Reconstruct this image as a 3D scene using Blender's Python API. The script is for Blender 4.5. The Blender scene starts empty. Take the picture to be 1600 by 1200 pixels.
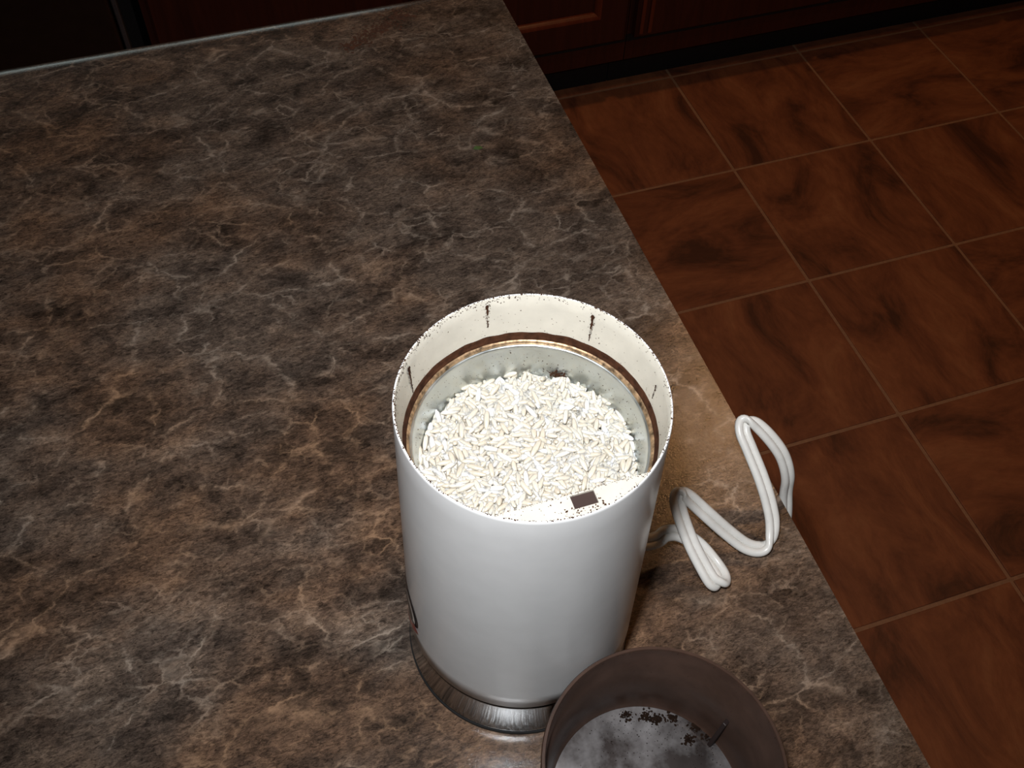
import bpy, bmesh, math, random
from mathutils import Vector, Matrix, noise
random.seed(11)
SC = bpy.context.scene
COL = SC.collection
CT = 0.914                                   # worktop height above the floor

# ------------------------------------------------------------------ camera
F_PX = 1564.5
CAM = Vector((-0.92207, -1.60313, 0.42077 + CT))
CR = Vector((0.94914935, -0.31409696, 0.0214151))
CU = Vector((0.2408424, 0.76822676, 0.59314634))
CF = Vector((0.20275712, 0.5578268, -0.8048098))
cd = bpy.data.cameras.new('camera')
cd.sensor_width = 36.0
cd.lens = 36.0 * F_PX / 1600.0
cd.clip_start = 0.01
co = bpy.data.objects.new('camera', cd)
COL.objects.link(co)
m = Matrix((CR, CU, -CF)).transposed().to_4x4()
m.translation = CAM
co.matrix_world = m
SC.camera = co

# ------------------------------------------------------------------ light
w = bpy.data.worlds.new('world')
SC.world = w
w.use_nodes = True
w.node_tree.nodes['Background'].inputs[0].default_value = (1.0, 0.62, 0.36, 1)
w.node_tree.nodes['Background'].inputs[1].default_value = 0.012
fl = bpy.data.lights.new('camera_flash', 'SPOT')
fl.energy = 10.2
fl.spot_size = math.radians(98)
fl.spot_blend = 1.0
fl.color = (0.95, 0.975, 1.0)
fl.shadow_soft_size = 0.013
fo = bpy.data.objects.new('camera_flash', fl)
fo.matrix_world = Matrix.Translation(CAM - CR * 0.019 + CU * 0.052) @ m.to_3x3().to_4x4()
COL.objects.link(fo)

vs = SC.view_settings
vs.view_transform = 'Standard'
vs.look = 'None'
vs.exposure = 0.0
vs.gamma = 1.0
vs.use_curve_mapping = False

# ------------------------------------------------------------------ helpers
def px(x, y, z):
    """point on the pixel's ray at height z above the worktop"""
    d = CF + CR * ((x - 800) / F_PX) - CU * ((y - 600) / F_PX)
    t = (z + CT - CAM.z) / d.z
    return CAM + d * t

def obj(name, bm, mat=None, parent=None, smooth=True, kind=None):
    me = bpy.data.meshes.new(name)
    bmesh.ops.recalc_face_normals(bm, faces=bm.faces)
    bm.to_mesh(me)
    bm.free()
    if smooth:
        me.polygons.foreach_set('use_smooth', [True] * len(me.polygons))
    if mat:
        me.materials.append(mat)
    o = bpy.data.objects.new(name, me)
    COL.objects.link(o)
    if parent:
        o.parent = parent
    if kind:
        o['kind'] = kind
    return o

def empty(name, loc):
    o = bpy.data.objects.new(name, None)
    o.empty_display_size = 0.02
    o.location = loc
    COL.objects.link(o)
    return o

def tag(o, label, cat, group=None):
    o['label'] = label
    o['category'] = cat
    if group:
        o['group'] = group
    return o

def sharp(o, ang=35):
    bm = bmesh.new()
    bm.from_mesh(o.data)
    for e in bm.edges:
        if len(e.link_faces) == 2 and e.calc_face_angle(0) > math.radians(ang):
            e.smooth = False
    bm.to_mesh(o.data)
    bm.free()
    return o

def lathe(bm, prof, n=128, c=(0, 0), closed=False):
    rings = []
    for r, z in prof:
        if r < 1e-6:
            rings.append([bm.verts.new((c[0], c[1], z))])
        else:
            rings.append([bm.verts.new((c[0] + r * math.cos(2 * math.pi * k / n),
                                        c[1] + r * math.sin(2 * math.pi * k / n), z)) for k in range(n)])
    pairs = list(zip(rings[:-1], rings[1:]))
    if closed:
        pairs.append((rings[-1], rings[0]))
    for a, b in pairs:
        for k in range(n):
            k2 = (k + 1) % n
            if len(a) == 1 and len(b) == 1:
                continue
            if len(a) == 1:
                bm.faces.new((a[0], b[k], b[k2]))
            elif len(b) == 1:
                bm.faces.new((a[k], b[0], a[k2]))
            else:
                bm.faces.new((a[k], a[k2], b[k2], b[k]))
    return bm

def box(bm, x0, x1, y0, y1, z0, z1, bev=0.0, seg=2):
    r = bmesh.ops.create_cube(bm, size=1)
    vs_ = r['verts']
    for v in vs_:
        v.co = Vector(((x0 + x1) / 2 + v.co.x * (x1 - x0), (y0 + y1) / 2 + v.co.y * (y1 - y0), (z0 + z1) / 2 + v.co.z * (z1 - z0)))
    if bev:
        es = list({e for v in vs_ for e in v.link_edges})
        bmesh.ops.bevel(bm, geom=es, offset=bev, segments=seg, affect='EDGES', profile=0.5)
    return bm

def catmull(P, n=8):
    out = []
    for i in range(len(P) - 1):
        p0 = P[max(i - 1, 0)]; p1 = P[i]; p2 = P[i + 1]; p3 = P[min(i + 2, len(P) - 1)]
        for k in range(n):
            t = k / n
            out.append(0.5 * ((2 * p1) + (p2 - p0) * t + (2 * p0 - 5 * p1 + 4 * p2 - p3) * t * t + (3 * p1 - p0 - 3 * p2 + p3) * t ** 3))
    out.append(P[-1].copy())
    return out

def speck(bm, p, n, s, flat=0.45):
    """one coffee ground: a small lumpy grain lying on a surface with normal n"""
    n = n.normalized()
    a = n.orthogonal().normalized()
    a = Matrix.Rotation(random.uniform(0, 6.28), 3, n) @ a
    b = n.cross(a)
    k = random.choice((4, 5, 5, 6))
    ring = []
    for i in range(k):
        t = 2 * math.pi * i / k
        rr = s * random.uniform(0.6, 1.25)
        ring.append(bm.verts.new(p + a * rr * math.cos(t) + b * rr * 0.75 * math.sin(t) + n * s * flat * 0.15))
    top = bm.verts.new(p + n * s * flat + a * random.uniform(-.3, .3) * s)
    bot = bm.verts.new(p - n * s * 0.25)
    for i in range(k):
        j = (i + 1) % k
        bm.faces.new((ring[i], ring[j], top))
        bm.faces.new((ring[j], ring[i], bot))

# ------------------------------------------------------------------ materials
class NT:
    def __init__(self, name):
        self.m = bpy.data.materials.new(name)
        self.m.use_nodes = True
        self.t = self.m.node_tree
        self.b = self.t.nodes['Principled BSDF']
        self.out = self.t.nodes['Material Output']
    def n(self, typ, **kw):
        nd = self.t.nodes.new(typ)
        for k, v in kw.items():
            if k.startswith('i_'):
                key = k[2:]
                key = int(key) if key.isdigit() else key.replace('_', ' ')
                nd.inputs[key].default_value = v
            else:
                setattr(nd, k, v)
        return nd
    def l(self, a, b):
        self.t.links.new(a, b)
    def ramp(self, fac, stops, interp='LINEAR'):
        r = self.n('ShaderNodeValToRGB')
        r.color_ramp.interpolation = interp
        e = r.color_ramp.elements
        while len(e) < len(stops):
            e.new(0.5)
        for el, (p, c) in zip(e, stops):
            el.position = p
            el.color = (c, c, c, 1) if not isinstance(c, tuple) else (*c, 1)
        self.l(fac, r.inputs[0])
        return r.outputs[0]
    def noise(self, vec, scale, detail=4, rough=0.55, dist=0.0):
        nd = self.n('ShaderNodeTexNoise')
        nd.inputs['Scale'].default_value = scale
        nd.inputs['Detail'].default_value = detail
        nd.inputs['Roughness'].default_value = rough
        nd.inputs['Distortion'].default_value = dist
        self.l(vec, nd.inputs['Vector'])
        return nd
    def math(self, op, a, b=None, c=None, clamp=False):
        nd = self.n('ShaderNodeMath', operation=op, use_clamp=clamp)
        for i, v in enumerate((a, b, c)):
            if v is None:
                continue
            if isinstance(v, (int, float)):
                nd.inputs[i].default_value = v
            else:
                self.l(v, nd.inputs[i])
        return nd.outputs[0]
    def mix(self, fac, a, b, blend='MIX'):
        nd = self.n('ShaderNodeMix', data_type='RGBA', blend_type=blend)
        for i, v in ((0, fac), (6, a), (7, b)):
            if isinstance(v, (int, float)):
                nd.inputs[i].default_value = v
            elif isinstance(v, tuple):
                nd.inputs[i].default_value = (*v, 1)
            else:
                self.l(v, nd.inputs[i])
        return nd.outputs[2]
    def pos(self, scale=(1, 1, 1), rot=(0, 0, 0), loc=(0, 0, 0), src='Object'):
        tc = self.n('ShaderNodeTexCoord')
        mp = self.n('ShaderNodeMapping')
        mp.inputs['Scale'].default_value = scale
        mp.inputs['Rotation'].default_value = rot
        mp.inputs['Location'].default_value = loc
        self.l(tc.outputs[src], mp.inputs['Vector'])
        return mp.outputs[0]
    def bump(self, h, strength=0.3, dist=0.001):
        nd = self.n('ShaderNodeBump')
        nd.inputs['Strength'].default_value = strength
        nd.inputs['Distance'].default_value = dist
        self.l(h, nd.inputs['Height'])
        self.l(nd.outputs[0], self.b.inputs['Normal'])

def plain(name, col, rough=0.5, metal=0.0, nscale=60, var=0.12, **kw):
    t = NT(name)
    v = t.pos()
    nz = t.noise(v, nscale, 4)
    lo = tuple(c * (1 - var) for c in col)
    hi = tuple(min(1, c * (1 + var)) for c in col)
    t.l(t.ramp(nz.outputs[0], [(0.3, lo), (0.7, hi)]), t.b.inputs['Base Color'])
    t.b.inputs['Roughness'].default_value = rough
    t.b.inputs['Metallic'].default_value = metal
    for k, val in kw.items():
        t.b.inputs[k.replace('_', ' ')].default_value = val
    return t.m

# laminate worktop -----------------------------------------------------------
def mat_laminate():
    t = NT('stone_look_laminate')
    v = t.pos(rot=(0, 0, math.radians(-30)), scale=(1, 1.5, 1))
    wv = t.noise(v, 24, 4, 0.6)
    warp = t.n('ShaderNodeVectorMath', operation='MULTIPLY_ADD')
    t.l(wv.outputs['Color'], warp.inputs[0])
    warp.inputs[1].default_value = (0.026, 0.026, 0.0)
    t.l(v, warp.inputs[2])
    wv2 = t.noise(v, 150, 5, 0.7)
    warp2 = t.n('ShaderNodeVectorMath', operation='MULTIPLY_ADD')
    t.l(wv2.outputs['Color'], warp2.inputs[0])
    warp2.inputs[1].default_value = (0.011, 0.011, 0.0)
    t.l(warp.outputs[0], warp2.inputs[2])
    V = warp2.outputs[0]
    n1 = t.noise(V, 38, 12, 0.76)
    base = t.ramp(n1.outputs[0], [(0.37, (0.026, 0.0165, 0.0115)), (0.46, (0.062, 0.038, 0.0255)), (0.55, (0.112, 0.066, 0.042)), (0.66, (0.190, 0.113, 0.068))])
    n2 = t.noise(v, 7, 5, 0.6)
    grey = t.ramp(n1.outputs[0], [(0.37, (0.027, 0.020, 0.016)), (0.46, (0.064, 0.047, 0.037)), (0.55, (0.104, 0.076, 0.058)), (0.66, (0.178, 0.130, 0.097))])
    reg = t.ramp(n2.outputs[0], [(0.38, 0.0), (0.55, 1.0)])
    col = t.mix(reg, base, grey)
    # fibrous fine grain
    vf = t.pos(rot=(0, 0, math.radians(-38)), scale=(1, 2.6, 1))
    nf = t.noise(vf, 330, 6, 0.85, 0.8)
    col = t.mix(0.8, col, t.ramp(nf.outputs[0], [(0.38, 0.06), (0.5, 0.50), (0.62, 0.94)]), 'OVERLAY')
    # crackle veins: thin broken crinkled lines
    vo = t.n('ShaderNodeTexVoronoi', feature='DISTANCE_TO_EDGE')
    vo.inputs['Scale'].default_value = 22
    t.l(V, vo.inputs['Vector'])
    vein = t.ramp(vo.outputs['Distance'], [(0.0, 1.0), (0.010, 0.7), (0.028, 0.16), (0.09, 0.0)])
    msk = t.ramp(t.noise(v, 34, 8, 0.78).outputs[0], [(0.46, 0.0), (0.60, 1.0)])
    f1 = t.math('MULTIPLY', vein, msk)
    vo2 = t.n('ShaderNodeTexVoronoi', feature='DISTANCE_TO_EDGE')
    vo2.inputs['Scale'].default_value = 58
    t.l(V, vo2.inputs['Vector'])
    vein2 = t.ramp(vo2.outputs['Distance'], [(0.0, 0.8), (0.022, 0.40), (0.07, 0.0)])
    msk2 = t.ramp(t.noise(v, 40, 4, 0.6).outputs[0], [(0.50, 0.0), (0.66, 1.0)])
    f2 = t.math('MULTIPLY', vein2, msk2)
    f = t.math('MULTIPLY', t.math('MAXIMUM', f1, f2), 0.85)
    vc = t.mix(reg, (0.33, 0.20, 0.12), (0.34, 0.275, 0.22))
    col = t.mix(f, col, vc)
    t.l(col, t.b.inputs['Base Color'])
    t.b.inputs['Roughness'].default_value = 0.215
    t.b.inputs['Specular IOR Level'].default_value = 0.5
    nb = t.noise(t.pos(), 900, 3, 0.6)
    t.bump(nb.outputs[0], 0.16, 0.0005)
    return t.m

def mat_tile():
    t = NT('slate_look_floor_tile')
    oi = t.n('ShaderNodeObjectInfo')
    tc = t.n('ShaderNodeTexCoord')
    vr = t.n('ShaderNodeVectorRotate', rotation_type='Z_AXIS')
    t.l(tc.outputs['Object'], vr.inputs['Vector'])
    t.l(t.math('MULTIPLY', t.math('FLOOR', t.math('MULTIPLY', oi.outputs['Random'], 7.0)), 1.5708), vr.inputs['Angle'])
    ad = t.n('ShaderNodeVectorMath', operation='ADD')
    t.l(vr.outputs[0], ad.inputs[0])
    cb = t.n('ShaderNodeCombineXYZ')
    t.l(t.math('MULTIPLY', oi.outputs['Random'], 37.0), cb.inputs[0])
    t.l(t.math('MULTIPLY', oi.outputs['Random'], 91.0), cb.inputs[1])
    t.l(cb.outputs[0], ad.inputs[1])
    mp = t.n('ShaderNodeMapping')
    mp.inputs['Scale'].default_value = (1, 2.1, 1)
    t.l(ad.outputs[0], mp.inputs['Vector'])
    n1 = t.noise(mp.outputs[0], 5.0, 9, 0.66, 0.7)
    n2 = t.noise(mp.outputs[0], 40, 5, 0.6, 0.4)
    c = t.ramp(n1.outputs[0], [(0.33, (0.14, 0.052, 0.028)), (0.45, (0.31, 0.104, 0.048)), (0.57, (0.43, 0.150, 0.064)), (0.72, (0.55, 0.22, 0.095))])
    c = t.mix(0.35, c, t.ramp(n2.outputs[0], [(0.3, 0.36), (0.7, 0.66)]), 'OVERLAY')
    t.l(c, t.b.inputs['Base Color'])
    t.b.inputs['Roughness'].default_value = 0.55
    t.bump(n1.outputs[0], 0.5, 0.004)
    return t.m

def mat_wood(name, dark, light, rough=0.35, rot=0.0):
    t = NT(name)
    v = t.pos(scale=(14, 14, 1.2), rot=(0, rot, 0))
    n1 = t.noise(v, 6, 6, 0.6, 0.6)
    t.l(t.ramp(n1.outputs[0], [(0.3, dark), (0.7, light)]), t.b.inputs['Base Color'])
    t.b.inputs['Roughness'].default_value = rough
    t.bump(n1.outputs[0], 0.1, 0.001)
    return t.m

def mat_shell():
    t = NT('white_glossy_plastic')
    v = t.pos()
    n1 = t.noise(v, 90, 3)
    c = t.ramp(n1.outputs[0], [(0.3, (0.72, 0.72, 0.715)), (0.7, (0.76, 0.76, 0.755))])
    t.l(c, t.b.inputs['Base Color'])
    t.b.inputs['Roughness'].default_value = 0.22
    tr = t.n('ShaderNodeBsdfTranslucent')
    tr.inputs[0].default_value = (1.0, 0.52, 0.22, 1)
    mx = t.n('ShaderNodeMixShader')
    mx.inputs[0].default_value = 0.10
    t.l(t.b.outputs[0], mx.inputs[1])
    t.l(tr.outputs[0], mx.inputs[2])
    t.l(mx.outputs[0], t.out.inputs[0])
    return t.m

def mat_smoke(name, col, tint, fac, rough, haze=None):
    t = NT(name)
    v = t.pos()
    n1 = t.noise(v, 70, 6, 0.65)
    lo = tuple(c * 0.75 for c in col); hi = tuple(c * 1.25 for c in col)
    c = t.ramp(n1.outputs[0], [(0.3, lo), (0.7, hi)])
    if haze:
        n2 = t.noise(v, 22, 6, 0.62)
        c = t.mix(t.ramp(n2.outputs[0], [(0.42, 0.0), (0.66, 1.0)]), c, haze)
    t.l(c, t.b.inputs['Base Color'])
    t.b.inputs['Roughness'].default_value = rough
    tp = t.n('ShaderNodeBsdfTransparent')
    tp.inputs[0].default_value = (*tint, 1)
    mx = t.n('ShaderNodeMixShader')
    mx.inputs[0].default_value = fac
    t.l(tp.outputs[0], mx.inputs[1])
    t.l(t.b.outputs[0], mx.inputs[2])
    t.l(mx.outputs[0], t.out.inputs[0])
    return t.m

def mat_rice():
    t = NT('raw_white_rice')
    g = t.n('ShaderNodeNewGeometry')
    c = t.ramp(g.outputs['Random Per Island'], [(0.0, (0.52, 0.465, 0.38)), (0.6, (0.555, 0.505, 0.425)), (0.88, (0.60, 0.56, 0.50)), (1.0, (0.70, 0.685, 0.66))])
    nz = t.noise(t.pos(), 900, 2)
    c = t.mix(0.2, c, t.ramp(nz.outputs[0], [(0.3, 0.4), (0.7, 0.6)]), 'OVERLAY')
    t.l(c, t.b.inputs['Base Color'])
    t.b.inputs['Roughness'].default_value = 0.38
    t.b.inputs['Subsurface Weight'].default_value = 0.6
    t.b.inputs['Subsurface Radius'].default_value = (1.0, 0.85, 0.65)
    t.b.inputs['Subsurface Scale'].default_value = 0.0012
    return t.m

def mat_steel(name, rough, col=(0.72, 0.74, 0.73), smear=0.0):
    t = NT(name)
    v = t.pos()
    n1 = t.noise(v, 120, 5, 0.6)
    lo = tuple(c * 0.88 for c in col)
    t.l(t.ramp(n1.outputs[0], [(0.3, lo), (0.7, col)]), t.b.inputs['Base Color'])
    t.b.inputs['Metallic'].default_value = 1.0
    t.l(t.ramp(n1.outputs[0], [(0.3, rough * 0.8), (0.7, min(1, rough * 1.25 + smear))]), t.b.inputs['Roughness'])
    return t.m

M = {}
M['laminate'] = mat_laminate()
M['tile'] = mat_tile()
M['grout'] = plain('sandy_brown_grout', (0.50, 0.27, 0.15), 0.9, nscale=200)
M['cherry'] = mat_wood('cherry_stained_wood', (0.050, 0.013, 0.008), (0.085, 0.020, 0.011), 0.40)
M['cherry_edge'] = mat_wood('cherry_moulding', (0.15, 0.030, 0.012), (0.22, 0.045, 0.017), 0.30)  # same cherry wood, coloured lighter to carry the highlight on the mouldings
M['kick'] = plain('black_toe_kick_board', (0.010, 0.010, 0.010), 0.7)
M['appliance'] = plain('dark_bronze_enamel', (0.030, 0.018, 0.013), 0.35)
M['trim'] = plain('dull_metal_trim', (0.16, 0.16, 0.17), 0.4, 0.6)
M['wall'] = plain('painted_plaster', (0.42, 0.38, 0.32), 0.8, nscale=20)
M['shell'] = mat_shell()
M['steel'] = mat_steel('brushed_steel_cup', 0.36, (0.64, 0.67, 0.66), smear=0.04)
M['chrome'] = mat_steel('polished_chrome_band', 0.11, (0.17, 0.18, 0.188))
M['coffee'] = plain('ground_coffee_residue', (0.040, 0.0155, 0.0075), 0.9, nscale=400, var=0.5, Specular_IOR_Level=0.1)
M['brass'] = plain('stained_brassy_metal', (0.34, 0.22, 0.125), 0.45, 0.7, nscale=500, var=0.85)
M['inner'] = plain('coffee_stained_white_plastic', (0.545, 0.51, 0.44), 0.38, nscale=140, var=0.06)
M['rice'] = mat_rice()
M['cord'] = plain('white_vinyl_cord', (0.72, 0.70, 0.66), 0.30, nscale=150, var=0.06)
M['dark'] = plain('dark_hollow', (0.030, 0.014, 0.010), 0.8)
M['black'] = plain('black_print', (0.015, 0.012, 0.014), 0.35)
M['red'] = plain('red_print', (0.30, 0.030, 0.022), 0.35)
M['lid'] = mat_smoke('smoked_brown_plastic', (0.085, 0.049, 0.036), (0.42, 0.28, 0.20), 0.66, 0.28)
M['lid_panel'] = mat_smoke('dusty_smoked_plastic', (0.085, 0.070, 0.066), (0.62, 0.54, 0.50), 0.68, 0.32, haze=(0.62, 0.59, 0.59))  # pale haze paints in the flash sheen along with the dust
M['lid_fin'] = plain('dark_dusty_plastic', (0.022, 0.012, 0.010), 0.6)

# ------------------------------------------------------------------ setting
S = 0.3085
G = 0.0062
TT = 0.006
bm = bmesh.new()
box(bm, -3.2, 2.6, -3.2, 0.66, -0.06, -0.0022)
floor = obj('floor', bm, M['grout'], smooth=False, kind='structure')
bm = bmesh.new()
h = (S - G) / 2
box(bm, -h, h, -h, h, -TT, 0.0, 0.0012, 2)
tile0 = obj('tile', bm, M['tile'], floor, smooth=False)
first = True
for i in range(-4, 6):
    for j in range(-1, 7):
        o = tile0 if first else tile0.copy()
        if not first:
            COL.objects.link(o)
            o.parent = floor
        first = False
        o.location = ((i + 0.5) * S, -(j + 0.5) * S, random.uniform(-0.0006, 0.0))

bm = bmesh.new()
box(bm, -3.2, 2.6, 0.60, 0.66, -0.0022, 2.45)
wall = obj('wall_back', bm, M['wall'], smooth=False, kind='structure')

bm = bmesh.new()
box(bm, -3.2, 2.6, -3.2, 0.66, 2.45, 2.50)
obj('ceiling', bm, M['wall'], smooth=False, kind='structure')

# added unseen window band; its glow makes the sheen on the worktop's rounded edge
win = bmesh.new()
wx0, wx1, wz0, wz1 = -1.52, -0.55, 1.00, 1.26
for args in ((wx0 - .05, wx1 + .05, wz0 - .05, wz0), (wx0 - .05, wx1 + .05, wz1, wz1 + .05), (wx0 - .05, wx0, wz0, wz1), (wx1, wx1 + .05, wz0, wz1), ((wx0 + wx1) / 2 - .02, (wx0 + wx1) / 2 + .02, wz0, wz1)):
    box(win, args[0], args[1], 0.575, 0.5995, args[2], args[3])
window = obj('window_1', win, M['wall'], smooth=False, kind='structure')
pane_glow = NT('overcast_sky_in_window')
pane_glow.b.inputs['Base Color'].default_value = (0.02, 0.02, 0.02, 1)
pane_glow.b.inputs['Emission Color'].default_value = (0.80, 0.95, 0.92, 1)
pane_glow.b.inputs['Emission Strength'].default_value = 1.5
for a, b in ((wx0, (wx0 + wx1) / 2 - .02), ((wx0 + wx1) / 2 + .02, wx1)):
    bm = bmesh.new()
    box(bm, a, b, 0.592, 0.598, wz0, wz1)
    obj('pane', bm, pane_glow.m, window, smooth=False)

# warm flush ceiling lamps over the aisle, beyond the top of the picture
def ceiling_lamp(x, y, watts, label):
    lamp = tag(empty('ceiling_lamp', (x, y, 2.45)), label, 'lamp', 'flush ceiling lamps over the aisle')
    bm = lathe(bmesh.new(), [(0.075, 0.0), (0.105, 0.0), (0.105, -0.020), (0.095, -0.030), (0.082, -0.030), (0.075, -0.020)], 64, closed=True)
    obj('trim_ring', bm, M['trim'], lamp)
    cl = bpy.data.lights.new('ceiling_lamp_light', 'AREA')
    cl.shape = 'DISK'
    cl.size = 0.13
    cl.energy = watts
    cl.color = (1.0, 0.51, 0.21)
    clo = bpy.data.objects.new('ceiling_lamp_light', cl)
    clo.location = (0.0, 0.0, -0.024)
    clo.parent = lamp
    COL.objects.link(clo)
ceiling_lamp(0.02, -0.38, 3.2, 'round flush ceiling lamp close to the cabinets over the tiled aisle')
ceiling_lamp(0.43, -1.20, 1.5, 'round flush ceiling lamp in the middle of the room')

# ------------------------------------------------------------------ cabinets across the aisle
YF = -0.040                                   # front of the face frames
YK = 0.026                                    # toe-kick board

def door(root, x0, x1, z0, z1, slab=''):
    """raised frame door: stiles and rails around a recessed panel, sloped moulding inside"""
    fw = 0.058
    y0 = YF - 0.020
    bm = bmesh.new()
    def ring(a, za, b, zb, yA, yB):
        A = [bm.verts.new(p) for p in ((x0 + a, yA, z0 + za), (x1 - a, yA, z0 + za), (x1 - a, yA, z1 - za), (x0 + a, yA, z1 - za))]
        B = [bm.verts.new(p) for p in ((x0 + b, yB, z0 + zb), (x1 - b, yB, z0 + zb), (x1 - b, yB, z1 - zb), (x0 + b, yB, z1 - zb))]
        for k in range(4):
            bm.faces.new((A[k], A[(k + 1) % 4], B[(k + 1) % 4], B[k]))
    ring(0, 0, 0, 0, YF, y0 + 0.005)
    ring(0, 0, 0.005, 0.005, y0 + 0.005, y0)
    if slab:
        bm.faces.new([bm.verts.new(p) for p in ((x0 + 0.005, y0, z0 + 0.005), (x1 - 0.005, y0, z0 + 0.005), (x1 - 0.005, y0, z1 - 0.005), (x0 + 0.005, y0, z1 - 0.005))])
    else:
        ring(0.005, 0.005, fw, fw, y0, y0)
    d = obj('door', bm, M['cherry'], root, smooth=False)
    if slab:
        for xb in ((x0 + 0.006, x0 + 0.024) if slab == 'bead' else ()):
            bm = bmesh.new()
            box(bm, xb, xb + 0.008, y0 - 0.004, y0, z0 + 0.010, z1 - 0.010, 0.002)
            obj('bead', bm, M['cherry_edge'], d, smooth=False)
        return
    bm = bmesh.new()
    for k in range(5):
        a0 = math.radians(18 * k); a1 = math.radians(18 * (k + 1))
        ring(fw + 0.011 * math.sin(a0), fw + 0.011 * math.sin(a0), fw + 0.011 * math.sin(a1), fw + 0.011 * math.sin(a1), y0 + 0.011 * (1 - math.cos(a0)), y0 + 0.011 * (1 - math.cos(a1)))
    obj('panel_moulding', bm, M['cherry_edge'], d, smooth=False)
    bm = bmesh.new()
    box(bm, x0 + fw + 0.006, x1 - fw - 0.006, y0 + 0.011, y0 + 0.017, z0 + fw + 0.006, z1 - fw - 0.006)
    obj('panel', bm, M['cherry'], d, smooth=False)
    bm = bmesh.new()
    lathe(bm, [(0.0, 0.0), (0.006, 0.0), (0.006, 0.012), (0.014, 0.020), (0.013, 0.026), (0.0, 0.028)], 20)
    bmesh.ops.rotate(bm, verts=bm.verts, cent=(0, 0, 0), matrix=Matrix.Rotation(math.radians(90), 3, 'X'))
    bmesh.ops.translate(bm, verts=bm.verts, vec=(x1 - 0.03, y0, z1 - 0.05))
    obj('knob', bm, M['trim'], d)

def cabinet(x0, x1, doors, label):
    root = empty('base_cabinet', ((x0 + x1) / 2, YF, 0))
    inv = Matrix.Translation(-root.location)
    bm = bmesh.new()
    box(bm, x0, x1, YF, 0.595, 0.099, 0.870)
    parts = [obj('body', bm, M['cherry'], root, smooth=False)]
    bm = bmesh.new()
    box(bm, x0, x1, YK, YK + 0.016, 0.0, 0.099)
    obj('toe_kick', bm, M['kick'], root, smooth=False)
    bm = bmesh.new()
    box(bm, x0, x1, YF - 0.0015, YF, 0.142, 0.157)  # black strip painted in for the shaded gap under the doors
    obj('filler_strip', bm, M['kick'], root, smooth=False)
    for a, b, st in doors:
        door(root, a, b, 0.158, 0.850, st)
    for o in root.children:
        o.data.transform(inv)
        for c in o.children:
            c.data.transform(inv)
    return tag(root, label, 'cabinet')

cabinet(-1.018, -0.141, [(-1.008, -0.585, 'slab'), (-0.574, -0.150, '')], 'cherry base cabinet next to the dark appliance across the tiled aisle')
cabinet(-0.139, 0.760, [(-0.130, 0.305, 'bead'), (0.316, 0.752, 'bead')], 'cherry base cabinet with beaded slab doors between the two panelled cabinets')
cabinet(0.762, 1.660, [(0.771, 1.206, ''), (1.217, 1.652, '')], 'cherry base cabinet beyond the beaded slab doors along the tiled aisle')

root = empty('dishwasher', (-1.36, YF, 0))
def dw(name, args, mat, bev=0.002):
    bm = bmesh.new(); box(bm, *args, bev)
    o = obj(name, bm, mat, root, smooth=False); o.data.transform(Matrix.Translation(-root.location)); return o
dw('body', (-1.655, -1.030, YF + 0.01, 0.59, 0.0, 0.868), M['kick'])
dw('door', (-1.655, -1.060, YF - 0.028, YF + 0.008, 0.105, 0.720), M['appliance'], 0.006)
dw('control_panel', (-1.655, -1.060, YF - 0.030, YF + 0.008, 0.728, 0.866), M['appliance'], 0.006)
dw('edge_trim', (-1.057, -1.049, YF - 0.026, YF + 0.008, 0.105, 0.866), M['trim'], 0.002)
dw('handle', (-1.56, -1.155, YF - 0.060, YF - 0.032, 0.775, 0.795), M['trim'], 0.006)
tag(root, 'dark bronze built-in kitchen appliance with a thin metal edge trim', 'appliance')

bm = bmesh.new()
box(bm, -1.70, 1.70, YF - 0.040, 0.598, 0.872, CT - 0.004, 0.004)
o = obj('wall_countertop', bm, M['laminate'], smooth=False)
tag(o, 'brown laminate worktop running over the cherry base cabinets along the wall', 'countertop')

# ------------------------------------------------------------------ island worktop
XR, YB = -0.7135, -0.9431
bm = bmesh.new()
X0, Y0 = -2.25, -2.15
rb = 0.028
prof = [(Y0, CT - 0.038), (Y0, CT)]
prof += [(YB - rb + rb * math.sin(a), CT - rb + rb * math.cos(a)) for a in [math.radians(90 * k / 8) for k in range(9)]]
prof += [(YB, CT - 0.038)]
A = [bm.verts.new((X0, y, z)) for y, z in prof]
B = [bm.verts.new((XR, y, z)) for y, z in prof]
for k in range(len(prof)):
    k2 = (k + 1) % len(prof)
    bm.faces.new((A[k], A[k2], B[k2], B[k]))
bm.faces.new(A); bm.faces.new(B)
top = sharp(obj('island_countertop', bm, M['laminate']), 40)
tag(top, 'brown and grey stone-look laminate island worktop with pale crackle veins', 'countertop')

root = empty('island_cabinet', (-1.45, -1.5, 0))
def isl(name, args, mat):
    bm = bmesh.new(); box(bm, *args, 0.002)
    o = obj(name, bm, mat, root, smooth=False); o.data.transform(Matrix.Translation(-root.location)); return o
isl('body', (X0 + 0.03, XR - 0.030, Y0 + 0.03, YB - 0.030, 0.10, CT - 0.0385), M['cherry'])
isl('toe_kick', (X0 + 0.09, XR - 0.035, Y0 + 0.09, YB - 0.09, 0.0, 0.10), M['kick'])
tag(root, 'cherry cabinet carrying the stone-look island worktop', 'cabinet')

# ------------------------------------------------------------------ the grinder
GX, GY = -0.8553, -1.4385
grinder = empty('coffee_grinder', (GX, GY, CT))
tag(grinder, 'white electric coffee grinder without its lid, filled with raw rice', 'coffee grinder')
ZB, ZT = 0.0286, 0.1730
RB, RT = 0.0466, 0.0428
def rbody(z):
    return RB + (RT - RB) * (z - ZB) / (ZT - ZB)

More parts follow.
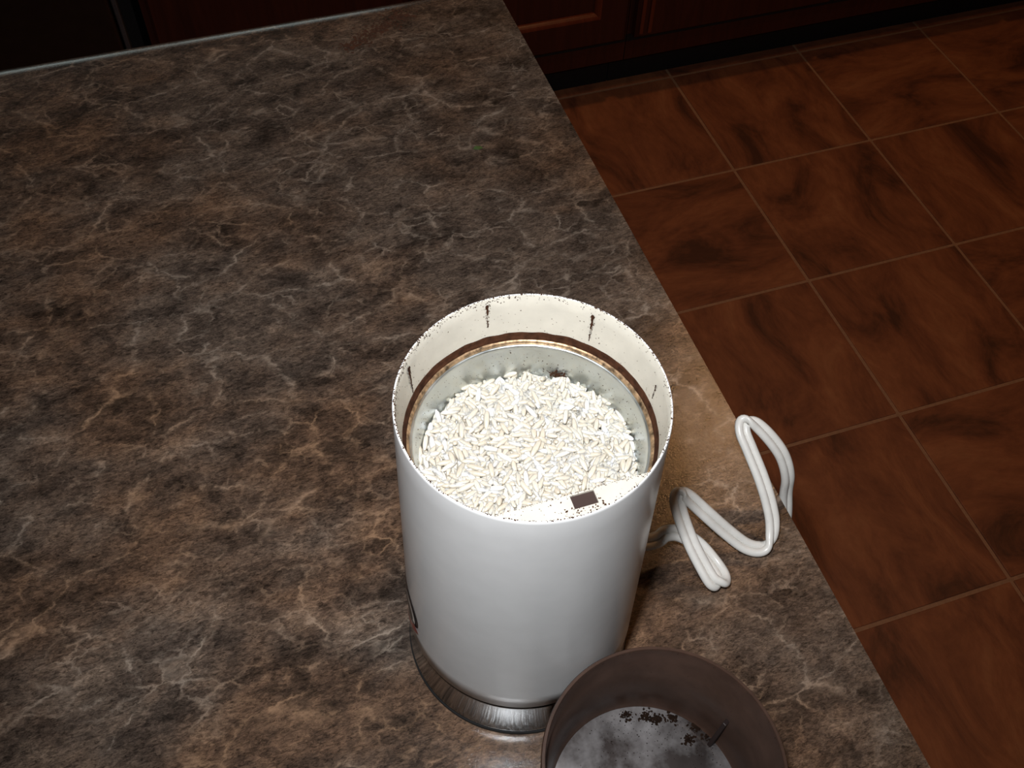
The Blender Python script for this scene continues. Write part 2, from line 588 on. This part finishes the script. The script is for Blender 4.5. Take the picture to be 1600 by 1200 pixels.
# white shell: outside, rounded lip, inside wall down to the cup
prof = [(0.040, ZB - 0.004), (RB - 0.0022, ZB - 0.001), (RB - 0.0008, ZB), (RB, ZB + 0.0012)]
prof += [(rbody(z), z) for z in [ZB + 0.0012 + (ZT - 0.0012 - ZB - 0.0012) * k / 14 for k in range(1, 15)]]
prof += [(RT - 0.0001, ZT - 0.0003), (RT - 0.0003, ZT), (RT - 0.0006, ZT), (RT - 0.0008, ZT - 0.0003)]
prof += [(RT - 0.0010, ZT - 0.006), (RT - 0.0020, 0.1548), (RT - 0.0020, 0.1480), (0.0385, 0.1480)]
bm = lathe(bmesh.new(), prof, 160)
shell = obj('body_shell', bm, M['shell'], grinder)
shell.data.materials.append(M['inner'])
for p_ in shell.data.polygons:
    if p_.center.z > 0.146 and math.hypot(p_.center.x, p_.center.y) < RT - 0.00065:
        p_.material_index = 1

# chrome band at the foot
prof = [(0.0, 0.0022), (0.0462, 0.0022), (0.0470, 0.0022), (0.0475, 0.0028), (0.0474, 0.0036), (0.0462, 0.0262), (0.0464, 0.0272), (0.0462, 0.0282), (0.0455, 0.0287), (0.040, 0.0288)]
band = sharp(obj('chrome_base_band', lathe(bmesh.new(), prof, 160), M['chrome'], grinder), 50)
prof = [(0.0, 0.0), (0.0476, 0.0), (0.0479, 0.0005), (0.0477, 0.0021), (0.0470, 0.0023), (0.0, 0.0023)]
obj('base_gasket', lathe(bmesh.new(), prof, 128), M['kick'], grinder)

# residue ring in the groove between shell and cup
bm = bmesh.new()
n = 220
rings = []
for k in range(n):
    t = 2 * math.pi * k / n
    jz = 0.0004 * noise.noise(Vector((math.cos(t) * 9, math.sin(t) * 9, 1.0)))
    pr = [(0.0409, 0.1552 + jz), (0.0406, 0.1550 + jz), (0.0404, 0.1540), (0.0401, 0.1530), (0.0397, 0.1526 + jz * 1.5), (0.0409, 0.1505)]
    rings.append([bm.verts.new((r * math.cos(t), r * math.sin(t), z)) for r, z in pr])
for k in range(n):
    a, b = rings[k], rings[(k + 1) % n]
    for i in range(5):
        bm.faces.new((a[i], b[i], b[i + 1], a[i + 1]))
o = obj('residue_ring', bm, M['coffee'], grinder)
o['label'] = 'brown coffee residue ring'

# stained brass-coloured flange of the cup
prof = [(0.0406, 0.1516), (0.0401, 0.1524), (0.0396, 0.1523), (0.0391, 0.1517), (0.0388, 0.1509)]
o = obj('cup_flange', lathe(bmesh.new(), prof, 160), M['brass'], grinder)
o['label'] = 'coffee-stained brassy flange ring'
# steel cup
prof = [(0.0400, 0.1502), (0.0396, 0.1506), (0.0391, 0.1508), (0.0387, 0.1513), (0.0382, 0.1514), (0.0378, 0.1508), (0.0376, 0.1496),
        (0.0374, 0.1460), (0.0369, 0.1420), (0.0360, 0.1372), (0.0340, 0.1310), (0.030, 0.1245), (0.024, 0.1205), (0.015, 0.1185), (0.0, 0.1180)]
cup = obj('steel_cup', lathe(bmesh.new(), prof, 160), M['steel'], grinder)
cup['label'] = 'brushed steel grinding cup'

# ledge with the switch slot
LY = -0.0240
RL = 0.0399
HX0, HX1, HY0, HY1 = 0.0043, 0.0122, -0.0294, -0.0246
bm = bmesh.new()
xe = math.sqrt(RL ** 2 - LY ** 2)
xs = sorted([-xe + 2 * xe * k / 40 for k in range(41)] + [HX0, HX1])
def yb(x):
    return -math.sqrt(max(RL ** 2 - x * x, LY * LY))
cache = {}
def vv(x, y):
    k = (round(x, 6), round(y, 6))
    if k not in cache:
        cache[k] = bm.verts.new((x, y, 0.1522))
    return cache[k]
for a, b in zip(xs[:-1], xs[1:]):
    inh = a >= HX0 - 1e-7 and b <= HX1 + 1e-7
    for hi, lo, solid in ((LY, HY1, True), (HY1, HY0, not inh), (HY0, None, True)):
        y1a = max(hi, yb(a)); y1b = max(hi, yb(b))
        y0a = yb(a) if lo is None else max(lo, yb(a)); y0b = yb(b) if lo is None else max(lo, yb(b))
        if not solid:
            continue
        vsq = []
        for v in (vv(a, y1a), vv(a, y0a), vv(b, y0b), vv(b, y1b)):
            if v not in vsq:
                vsq.append(v)
        if len(vsq) >= 3:
            try:
                bm.faces.new(vsq)
            except ValueError:
                pass
r = bmesh.ops.extrude_face_region(bm, geom=list(bm.faces))
for v in [e for e in r['geom'] if isinstance(e, bmesh.types.BMVert)]:
    v.co.z -= 0.020
ledge = sharp(obj('switch_ledge', bm, M['inner'], grinder, smooth=False), 30)
ledge['label'] = 'white ledge with a dark switch slot'
bm = bmesh.new()
box(bm, HX0 - 0.0004, HX1 + 0.0004, HY0 - 0.0004, HY1 + 0.0003, 0.1470, 0.1514)  # near-black block carries the shade inside the slot
obj('switch_slot', bm, M['dark'], ledge, smooth=False)

# switch button: long oval pad standing proud of the shell
def pad(name, ang, zc, ha, hz, proud, mat, parent, rings_=6, n=40, base=-0.0006, tilt=0.0):
    bm = bmesh.new()
    vs0 = []
    for i in range(rings_ + 1):
        s = 1 - i / rings_
        row = []
        hgt = base + (proud - base) * math.sqrt(max(0, 1 - s ** 4))
        for k in range(n if s > 0 else 1):
            t = 2 * math.pi * k / n
            u, v_ = s * math.cos(t), s * math.sin(t)
            z = zc + hz * v_
            a = math.radians(ang + ha * u + tilt * v_)
            rr = rbody(z) + hgt
            row.append(bm.verts.new((rr * math.cos(a), rr * math.sin(a), z)))
        vs0.append(row)
    for a, b in zip(vs0[:-1], vs0[1:]):
        for k in range(n):
            k2 = (k + 1) % n
            if len(b) == 1:
                bm.faces.new((a[k], a[k2], b[0]))
            else:
                bm.faces.new((a[k], a[k2], b[k2], b[k]))
    return obj(name, bm, mat, parent)
pad('switch_surround', -8, 0.122, 15, 0.034, 0.0010, M['shell'], grinder)
pad('switch_button', -8, 0.122, 10, 0.026, 0.0026, M['shell'], grinder)

# printed badge on the side turned away
bd = pad('badge', -187.0, 0.052, 21, 0.0150, 0.00035, M['black'], grinder)
bd['label'] = 'dark oval badge with a pale stroke and a red lower edge'
def badge_piece(name, pts, mat):
    bm = bmesh.new()
    vs1 = []
    for a, z in pts:
        rr = rbody(z) + 0.0006
        vs1.append(bm.verts.new((rr * math.cos(math.radians(a)), rr * math.sin(math.radians(a)), z)))
    k = len(vs1) // 2
    for i in range(k - 1):
        bm.faces.new((vs1[i], vs1[i + 1], vs1[2 * k - 2 - i], vs1[2 * k - 1 - i]))
    return obj(name, bm, mat, bd)
def arc(r1, r2, t0, t1, n=16):
    out = []
    for r_ in (r1, r2):
        row = [(-187.0 + 21 * r_ * math.cos(math.radians(t0 + (t1 - t0) * k / n)), 0.052 + 0.0150 * r_ * math.sin(math.radians(t0 + (t1 - t0) * k / n))) for k in range(n + 1)]
        out += row if r_ == r1 else row[::-1]
    return out
badge_piece('badge_stroke', arc(0.74, 0.62, -15, 75), M['cord'])
badge_piece('badge_band', arc(0.97, 0.72, -100, -22), M['red'])

# cord: figure-eight flex, two conductors
R_ = 0.00198
pts = [Vector((GX + 0.041, GY + 0.017, CT + 0.012)), Vector((GX + 0.052, GY + 0.0165, CT + 0.0135))]
for x, y, z in [(1022, 845, .0150), (1040, 834, .0158), (1062, 834, .0140), (1090, 851, .0090), (1114, 878, .0050), (1128, 900, .0045),
                (1126, 912, .0060), (1113, 908, .0085), (1096, 880, .0125), (1079, 846, .0185), (1064, 806, .0265), (1058, 780, .0315),
                (1064, 769, .0335), (1078, 779, .0300), (1102, 801, .0215), (1136, 831, .0110), (1166, 853, .0050), (1189, 857, .0042), (1204, 843, .0060),
                (1207, 815, .0110), (1201, 783, .0170), (1189, 745, .0240), (1172, 703, .0310), (1161, 675, .0355), (1163, 659, .0375),
                (1180, 662, .0365), (1204, 685, .0310), (1223, 713, .0230), (1231, 744, .0115), (1228, 772, -.0030)]:
    pts.append(px(x, y, z))
lx = pts[-1]
pts += [Vector((XR + 0.0065, lx.y - 0.006, CT - 0.022)), Vector((XR + 0.006, lx.y - 0.010, CT - 0.050)), Vector((XR - 0.004, lx.y - 0.014, CT - 0.085)),
        Vector((XR - 0.018, lx.y - 0.016, CT - 0.130)), Vector((XR - 0.020, lx.y - 0.016, CT - 0.200))]
path = catmull(pts, 8)
axis = (px(1200, 735, 0) - px(1030, 850, 0)).normalized()
bm = bmesh.new()
ns = 14
cols = [[], []]
prevw = None
for i, p in enumerate(path):
    tg = (path[min(i + 1, len(path) - 1)] - path[max(i - 1, 0)]).normalized()
    sm = min(1.0, max(0.0, (i - 36) / 20.0))
    ax_ = Vector((0.0, 0.80, 0.50)).lerp(axis, sm)
    wv = ax_ - tg * ax_.dot(tg)
    wv = wv.normalized() if wv.length > 1e-3 else prevw
    if prevw is not None:
        wv = (prevw * 0.75 + wv * 0.25)
        wv = (wv - tg * wv.dot(tg)).normalized()
    prevw = wv
    nv = tg.cross(wv)
    for s in (0, 1):
        c = p + wv * (R_ * 0.93 * (1 if s else -1))
        cols[s].append([bm.verts.new(c + wv * (R_ * math.cos(2 * math.pi * k / ns)) + nv * (R_ * math.sin(2 * math.pi * k / ns))) for k in range(ns)])
for s in (0, 1):
    for a, b in zip(cols[s][:-1], cols[s][1:]):
        for k in range(ns):
            bm.faces.new((a[k], a[(k + 1) % ns], b[(k + 1) % ns], b[k]))
    bm.faces.new(cols[s][0]); bm.faces.new(cols[s][-1])
o = obj('power_cord', bm, M['cord'], grinder)
o.data.transform(Matrix.Translation(-grinder.location))
o['label'] = 'coiled white two-strand flex'
bm = lathe(bmesh.new(), [(0.0, 0.0), (0.0048, 0.0), (0.0044, 0.004), (0.0036, 0.010), (0.0, 0.011)], 20)
bmesh.ops.rotate(bm, verts=bm.verts, cent=(0, 0, 0), matrix=Matrix.Rotation(math.radians(90), 3, 'Y'))
bmesh.ops.rotate(bm, verts=bm.verts, cent=(0, 0, 0), matrix=Matrix.Rotation(math.radians(20), 3, 'Z'))
bmesh.ops.translate(bm, verts=bm.verts, vec=(0.0430, 0.0165, 0.0125))
obj('strain_relief', bm, M['cord'], grinder)

# coffee grounds clinging to shell, cup and ledge
bm = bmesh.new()
def on_wall(t, z, s, flat=0.4):
    r_ = RT - 0.0009 - 0.0011 * (ZT - z) / 0.0182
    speck(bm, Vector((r_ * math.cos(t), r_ * math.sin(t), z)), Vector((-math.cos(t), -math.sin(t), 0)), s, flat)
for k in range(420):
    t = random.uniform(0, 2 * math.pi)
    z = 0.1545 + 0.018 * random.random() ** 1.5
    on_wall(t, z, random.choice((.00010, .00013, .00018, .00025)))
for k in range(420):                                       # lip
    t = random.gauss(math.radians(150), 0.9) if k % 3 else random.uniform(0, 6.283)
    on_wall(t, ZT - abs(random.gauss(0, 0.0012)) - 0.0003, random.uniform(.00012, .00034))
def ang_of(x, y):
    p = px(x, y, 0.165) - Vector((GX, GY, 0))
    return math.atan2(p.y, p.x)
for (x, y, z0, z1, wd, brk) in ((760, 492, 0.1600, 0.1708, .0011, 0.45), (926, 505, 0.1570, 0.1698, .0010, 0.52), (638, 585, 0.1555, 0.1690, .0013, 2.0), (1034, 600, 0.158, 0.165, .0005, 0.4)):
    t0 = ang_of(x, y)
    row = None
    for k in range(25):
        u = k / 24
        z = z1 - (z1 - z0) * u
        r_ = RT - 0.00105 - 0.0011 * (ZT - z) / 0.0182
        gap = brk < u < brk + 0.22
        hw = wd * (0.35 + 0.9 * abs(noise.noise(Vector((x, u * 7, 0))))) * (1 - 0.75 * u) * (0.12 if gap else 1) / 0.041
        tc_ = t0 + 0.00025 / 0.041 * noise.noise(Vector((x, u * 5, 4)))
        new = [bm.verts.new((r_ * math.cos(tc_ + q_ * hw), r_ * math.sin(tc_ + q_ * hw), z)) for q_ in (-1, 1)]
        if row:
            bm.faces.new((row[0], row[1], new[1], new[0]))
        row = new
    for k in range(60):
        u = random.random()
        on_wall(t0 + random.gauss(0, wd * 0.6 * (1.2 - u) / 0.041), z1 - (z1 - z0) * u, random.uniform(.00012, .00030), 0.3)
for k in range(620):                                       # grounds sitting on the lip itself
    t = random.uniform(0, 6.283) if k % 2 else random.gauss(math.radians(100), 1.2)
    r_ = RT - random.uniform(0.0003, 0.0008)
    speck(bm, Vector((r_ * math.cos(t), r_ * math.sin(t), ZT + 0.00002)), Vector((0, 0, 1)), random.choice((.00012, .00016, .00022, .00032)), 0.5)
for k in range(520):                                       # cup wall
    t = random.uniform(-0.6, math.pi + 0.6)
    z = random.uniform(0.1385, 0.1495)
    r_ = 0.0358 + (z - 0.1372) * 0.128 - 0.0003
    speck(bm, Vector((r_ * math.cos(t), r_ * math.sin(t), z)), Vector((-math.cos(t), -math.sin(t), 0.3)), random.choice((.00010, .00013, .00017, .00026)), 0.4)
for k in range(90):                                        # brown clump on the cup wall behind the rice
    p = px(868 + random.gauss(0, 5), 590 + random.gauss(0, 5), 0.1405) - grinder.location
    t = math.atan2(p.y, p.x)
    z = 0.1395 + random.gauss(0, 0.0011)
    r_ = 0.0358 + (z - 0.1372) * 0.128 - 0.0003
    t += random.gauss(0, 0.03)
    speck(bm, Vector((r_ * math.cos(t), r_ * math.sin(t), z)), Vector((-math.cos(t), -math.sin(t), 0.2)), random.uniform(.0002, .0005), 0.4)
for k in range(150):                                       # ledge top
    x = random.uniform(-0.030, 0.031)
    ym = -math.sqrt(RL ** 2 - x * x)
    y = LY + (ym - LY) * random.random() ** 1.2
    if HX0 - .0004 < x < HX1 + .0004 and HY0 - .0004 < y < HY1 + .0004:
        continue
    speck(bm, Vector((x, y, 0.1522)), Vector((0, 0, 1)), random.choice((.00010, .00014, .00020, .00034)), 0.3)
for k in range(420):                                       # brown line along the ledge edge
    x = random.uniform(-0.0305, 0.0305)
    speck(bm, Vector((x, LY + random.gauss(-0.0001, 0.00018), 0.1521)), Vector((0, 0.5, 1)), random.uniform(.00015, .00034), 0.35)
for k in range(70):
    x = random.gauss((HX0 + HX1) / 2, 0.0045); y = random.gauss(HY0 - 0.0008, 0.0012)
    if HX0 < x < HX1 and y > HY0:
        continue
    if math.hypot(x, y) < RL - 0.0005:
        speck(bm, Vector((x, y, 0.1522)), Vector((0, 0, 1)), random.uniform(.00015, .00042), 0.3)
o = obj('coffee_grounds', bm, M['coffee'], grinder, smooth=False, kind='stuff')

# ------------------------------------------------------------------ rice
rice_c = Vector((GX, GY, CT))
bm = bmesh.new()
def rice_z(x, y):
    r_ = math.hypot(x, y) / 0.0362
    return 0.1386 + 0.0040 * (1 - r_ * r_) + 0.0010 * noise.noise(Vector((x * 120, y * 120, 3.3)))
def grain(c, d, up, L, W):
    d = d.normalized(); sd = d.cross(up).normalized(); up = sd.cross(d)
    prof_ = [(-0.5, 0.0), (-0.44, 0.42), (-0.25, 0.86), (0.05, 1.0), (0.30, 0.82), (0.45, 0.46), (0.5, 0.0)]
    rings_ = []
    for u, r_ in prof_:
        cc = c + d * (u * L) + up * (0.05 * L * (0.25 - u * u))
        if r_ == 0:
            rings_.append([bm.verts.new(cc)])
        else:
            rings_.append([bm.verts.new(cc + sd * (W * .5 * r_ * math.cos(k * math.pi / 3)) + up * (W * .42 * r_ * math.sin(k * math.pi / 3))) for k in range(6)])
    for a, b in zip(rings_[:-1], rings_[1:]):
        for k in range(6):
            k2 = (k + 1) % 6
            if len(a) == 1: bm.faces.new((a[0], b[k], b[k2]))
            elif len(b) == 1: bm.faces.new((a[k], b[0], a[k2]))
            else: bm.faces.new((a[k], a[k2], b[k2], b[k]))
cnt = 0
while cnt < 3000:
    a = random.uniform(0, 6.283); rr = 0.0364 * math.sqrt(random.random())
    x, y = rr * math.cos(a), rr * math.sin(a)
    L = random.uniform(0.0054, 0.0074); W = random.uniform(0.0019, 0.0023)
    if y < LY + 0.0010:
        continue
    th = random.uniform(0, 6.283)
    edge = max(0, (rr - 0.030) / 0.005)
    tilt = random.gauss(0, 0.16)
    if random.random() < 0.06 + 0.25 * min(1, edge):
        tilt = random.uniform(0.2, 1.0)
    d = Vector((math.cos(th) * math.cos(tilt), math.sin(th) * math.cos(tilt), math.sin(tilt)))
    lim = 0.0369
    e1 = Vector((x, y, 0)) + d * L * .5; e2 = Vector((x, y, 0)) - d * L * .5
    if max(math.hypot(e1.x, e1.y), math.hypot(e2.x, e2.y)) > lim or min(e1.y, e2.y) < LY + 0.0009:
        continue
    layer = cnt / 3000.0
    z = rice_z(x, y) - 0.0040 + 0.0040 * layer + random.uniform(-0.0003, 0.0005)
    grain(Vector((x, y, z)), d, Vector((0, 0, 1)), L, W)
    cnt += 1
# the grains below, closed mound
n = 48
rows = [[bm.verts.new((0, 0, rice_z(0, 0) - 0.0045))]]
for i in range(1, 9):
    rr = 0.0345 * i / 8
    rows.append([bm.verts.new((rr * math.cos(2 * math.pi * k / n), max(LY + 0.0008, rr * math.sin(2 * math.pi * k / n)), rice_z(rr * math.cos(2 * math.pi * k / n), rr * math.sin(2 * math.pi * k / n)) - 0.0045 - (0.0015 if i == 8 else 0))) for k in range(n)])
for a, b in zip(rows[:-1], rows[1:]):
    for k in range(n):
        k2 = (k + 1) % n
        if len(a) == 1: bm.faces.new((a[0], b[k], b[k2]))
        else: bm.faces.new((a[k], a[k2], b[k2], b[k]))
o = obj('rice', bm, M['rice'], kind='stuff')
o.location = rice_c
tag(o, 'raw white long-grain rice heaped in the steel cup of the grinder', 'rice')

# ------------------------------------------------------------------ the lid, lying open side up
LX, LYC = -0.8308, -1.5256
lid = empty('grinder_lid', (LX, LYC, CT))
tag(lid, 'smoked brown plastic grinder lid dusted with coffee, lying open side up', 'lid')
ZL = 0.0549
RLT, RLF = 0.0442, 0.0393
prof = [(RLF - 0.0012, 0.0008), (RLF + 0.0006, 0.0012), (RLF + 0.0016, 0.003), (RLF + 0.0022, 0.012), (RLT - 0.0010, 0.0400), (RLT - 0.0004, 0.0405), (RLT, ZL - 0.0008), (RLT - 0.0004, ZL),
        (RLT - 0.0014, ZL), (RLT - 0.0018, ZL - 0.0008), (RLT - 0.0020, 0.0400), (RLT - 0.0028, 0.0390), (RLF + 0.0004, 0.012), (RLF - 0.0003, 0.0045), (RLF - 0.0010, 0.0032)]
lw = sharp(obj('wall', lathe(bmesh.new(), prof, 128, closed=False), M['lid'], lid), 40)
prof = [(0.0, 0.0030), (RLF - 0.0011, 0.0031), (RLF - 0.0011, 0.0009), (RLF - 0.004, 0.0), (0.0, 0.0)]
obj('top_panel', lathe(bmesh.new(), prof, 96), M['lid_panel'], lid)
# fin that works the switch, running up the inside of the wall
ft = px(1148, 1113, 0.030) - lid.location
fa = math.atan2(ft.y, ft.x)
bm = bmesh.new()
box(bm, 0.0350, 0.0412, -0.0009, 0.0009, 0.003, 0.0260, 0.0004)
for v in bm.verts:
    if v.co.z > 0.02 and v.co.x < 0.038:
        v.co.x += 0.0040
        v.co.z -= 0.003
bmesh.ops.rotate(bm, verts=bm.verts, cent=(0, 0, 0), matrix=Matrix.Rotation(fa, 3, 'Z'))
obj('switch_fin', bm, M['lid_fin'], lid, smooth=False)
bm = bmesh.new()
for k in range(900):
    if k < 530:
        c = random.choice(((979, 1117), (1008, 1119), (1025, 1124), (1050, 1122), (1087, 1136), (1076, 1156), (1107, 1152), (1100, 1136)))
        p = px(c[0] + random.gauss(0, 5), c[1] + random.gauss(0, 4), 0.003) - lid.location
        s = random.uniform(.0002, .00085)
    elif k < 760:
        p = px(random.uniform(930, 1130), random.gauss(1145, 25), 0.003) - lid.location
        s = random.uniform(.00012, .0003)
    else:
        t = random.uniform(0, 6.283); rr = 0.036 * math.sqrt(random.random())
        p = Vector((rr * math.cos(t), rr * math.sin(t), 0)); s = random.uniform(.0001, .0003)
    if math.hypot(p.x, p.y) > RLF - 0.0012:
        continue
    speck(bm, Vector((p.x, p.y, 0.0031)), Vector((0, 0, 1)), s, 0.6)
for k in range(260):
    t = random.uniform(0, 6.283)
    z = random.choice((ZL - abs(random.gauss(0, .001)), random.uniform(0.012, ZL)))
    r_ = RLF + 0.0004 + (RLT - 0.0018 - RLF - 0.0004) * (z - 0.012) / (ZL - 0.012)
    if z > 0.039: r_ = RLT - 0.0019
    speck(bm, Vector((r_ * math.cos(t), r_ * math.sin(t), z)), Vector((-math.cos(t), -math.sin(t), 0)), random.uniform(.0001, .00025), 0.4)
obj('coffee_dust', bm, plain('dark_coffee_dust', (0.014, 0.007, 0.004), 0.9, nscale=400, var=0.5, Specular_IOR_Level=0.1), lid, smooth=False, kind='stuff')  # same coffee, coloured darker for the dimmer light down in the lid

# ------------------------------------------------------------------ a crumb of green leaf on the worktop
p = px(746, 232, 0.0)
bm = bmesh.new()
vs2 = [bm.verts.new(v) for v in ((-0.0028, 0.0, 0.0004), (-0.001, 0.0014, 0.0012), (0.0022, 0.0008, 0.0008), (0.0034, -0.0006, 0.0003), (0.0006, -0.0013, 0.0006),
                                 (-0.0028, 0.0, 0.0), (-0.001, 0.0014, 0.0), (0.0022, 0.0008, 0.0), (0.0034, -0.0006, 0.0), (0.0006, -0.0013, 0.0))]
bm.faces.new(vs2[:5]); bm.faces.new(vs2[5:][::-1])
for k in range(5):
    bm.faces.new((vs2[k], vs2[(k + 1) % 5], vs2[5 + (k + 1) % 5], vs2[5 + k]))
o = obj('herb_crumb', bm, plain('green_leaf', (0.05, 0.09, 0.02), 0.6), smooth=False)
o.location = p
tag(o, 'tiny green leaf crumb lying on the island worktop', 'crumb')

# ------------------------------------------------------------------ smear of spilled grounds near the back edge of the worktop
c0 = px(590, 50, 0.0)
bm = bmesh.new()
for k in range(420):
    u = random.random()
    c = random.choice(((545, 72), (560, 66), (575, 55), (592, 45), (605, 38), (620, 28), (630, 22)))
    p = px(c[0] + random.gauss(0, 9), c[1] + random.gauss(0, 4), 0.0) - c0
    speck(bm, Vector((p.x, p.y, 0.0001)), Vector((0, 0, 1)), random.uniform(.0005, .0016), 0.25)
o = obj('spilled_grounds', bm, plain('spilled_brown_grounds', (0.065, 0.022, 0.008), 0.9, nscale=200, var=0.4), smooth=False, kind='stuff')
o.location = c0
tag(o, 'faint smear of brown coffee grounds by the rounded worktop edge', 'coffee grounds')
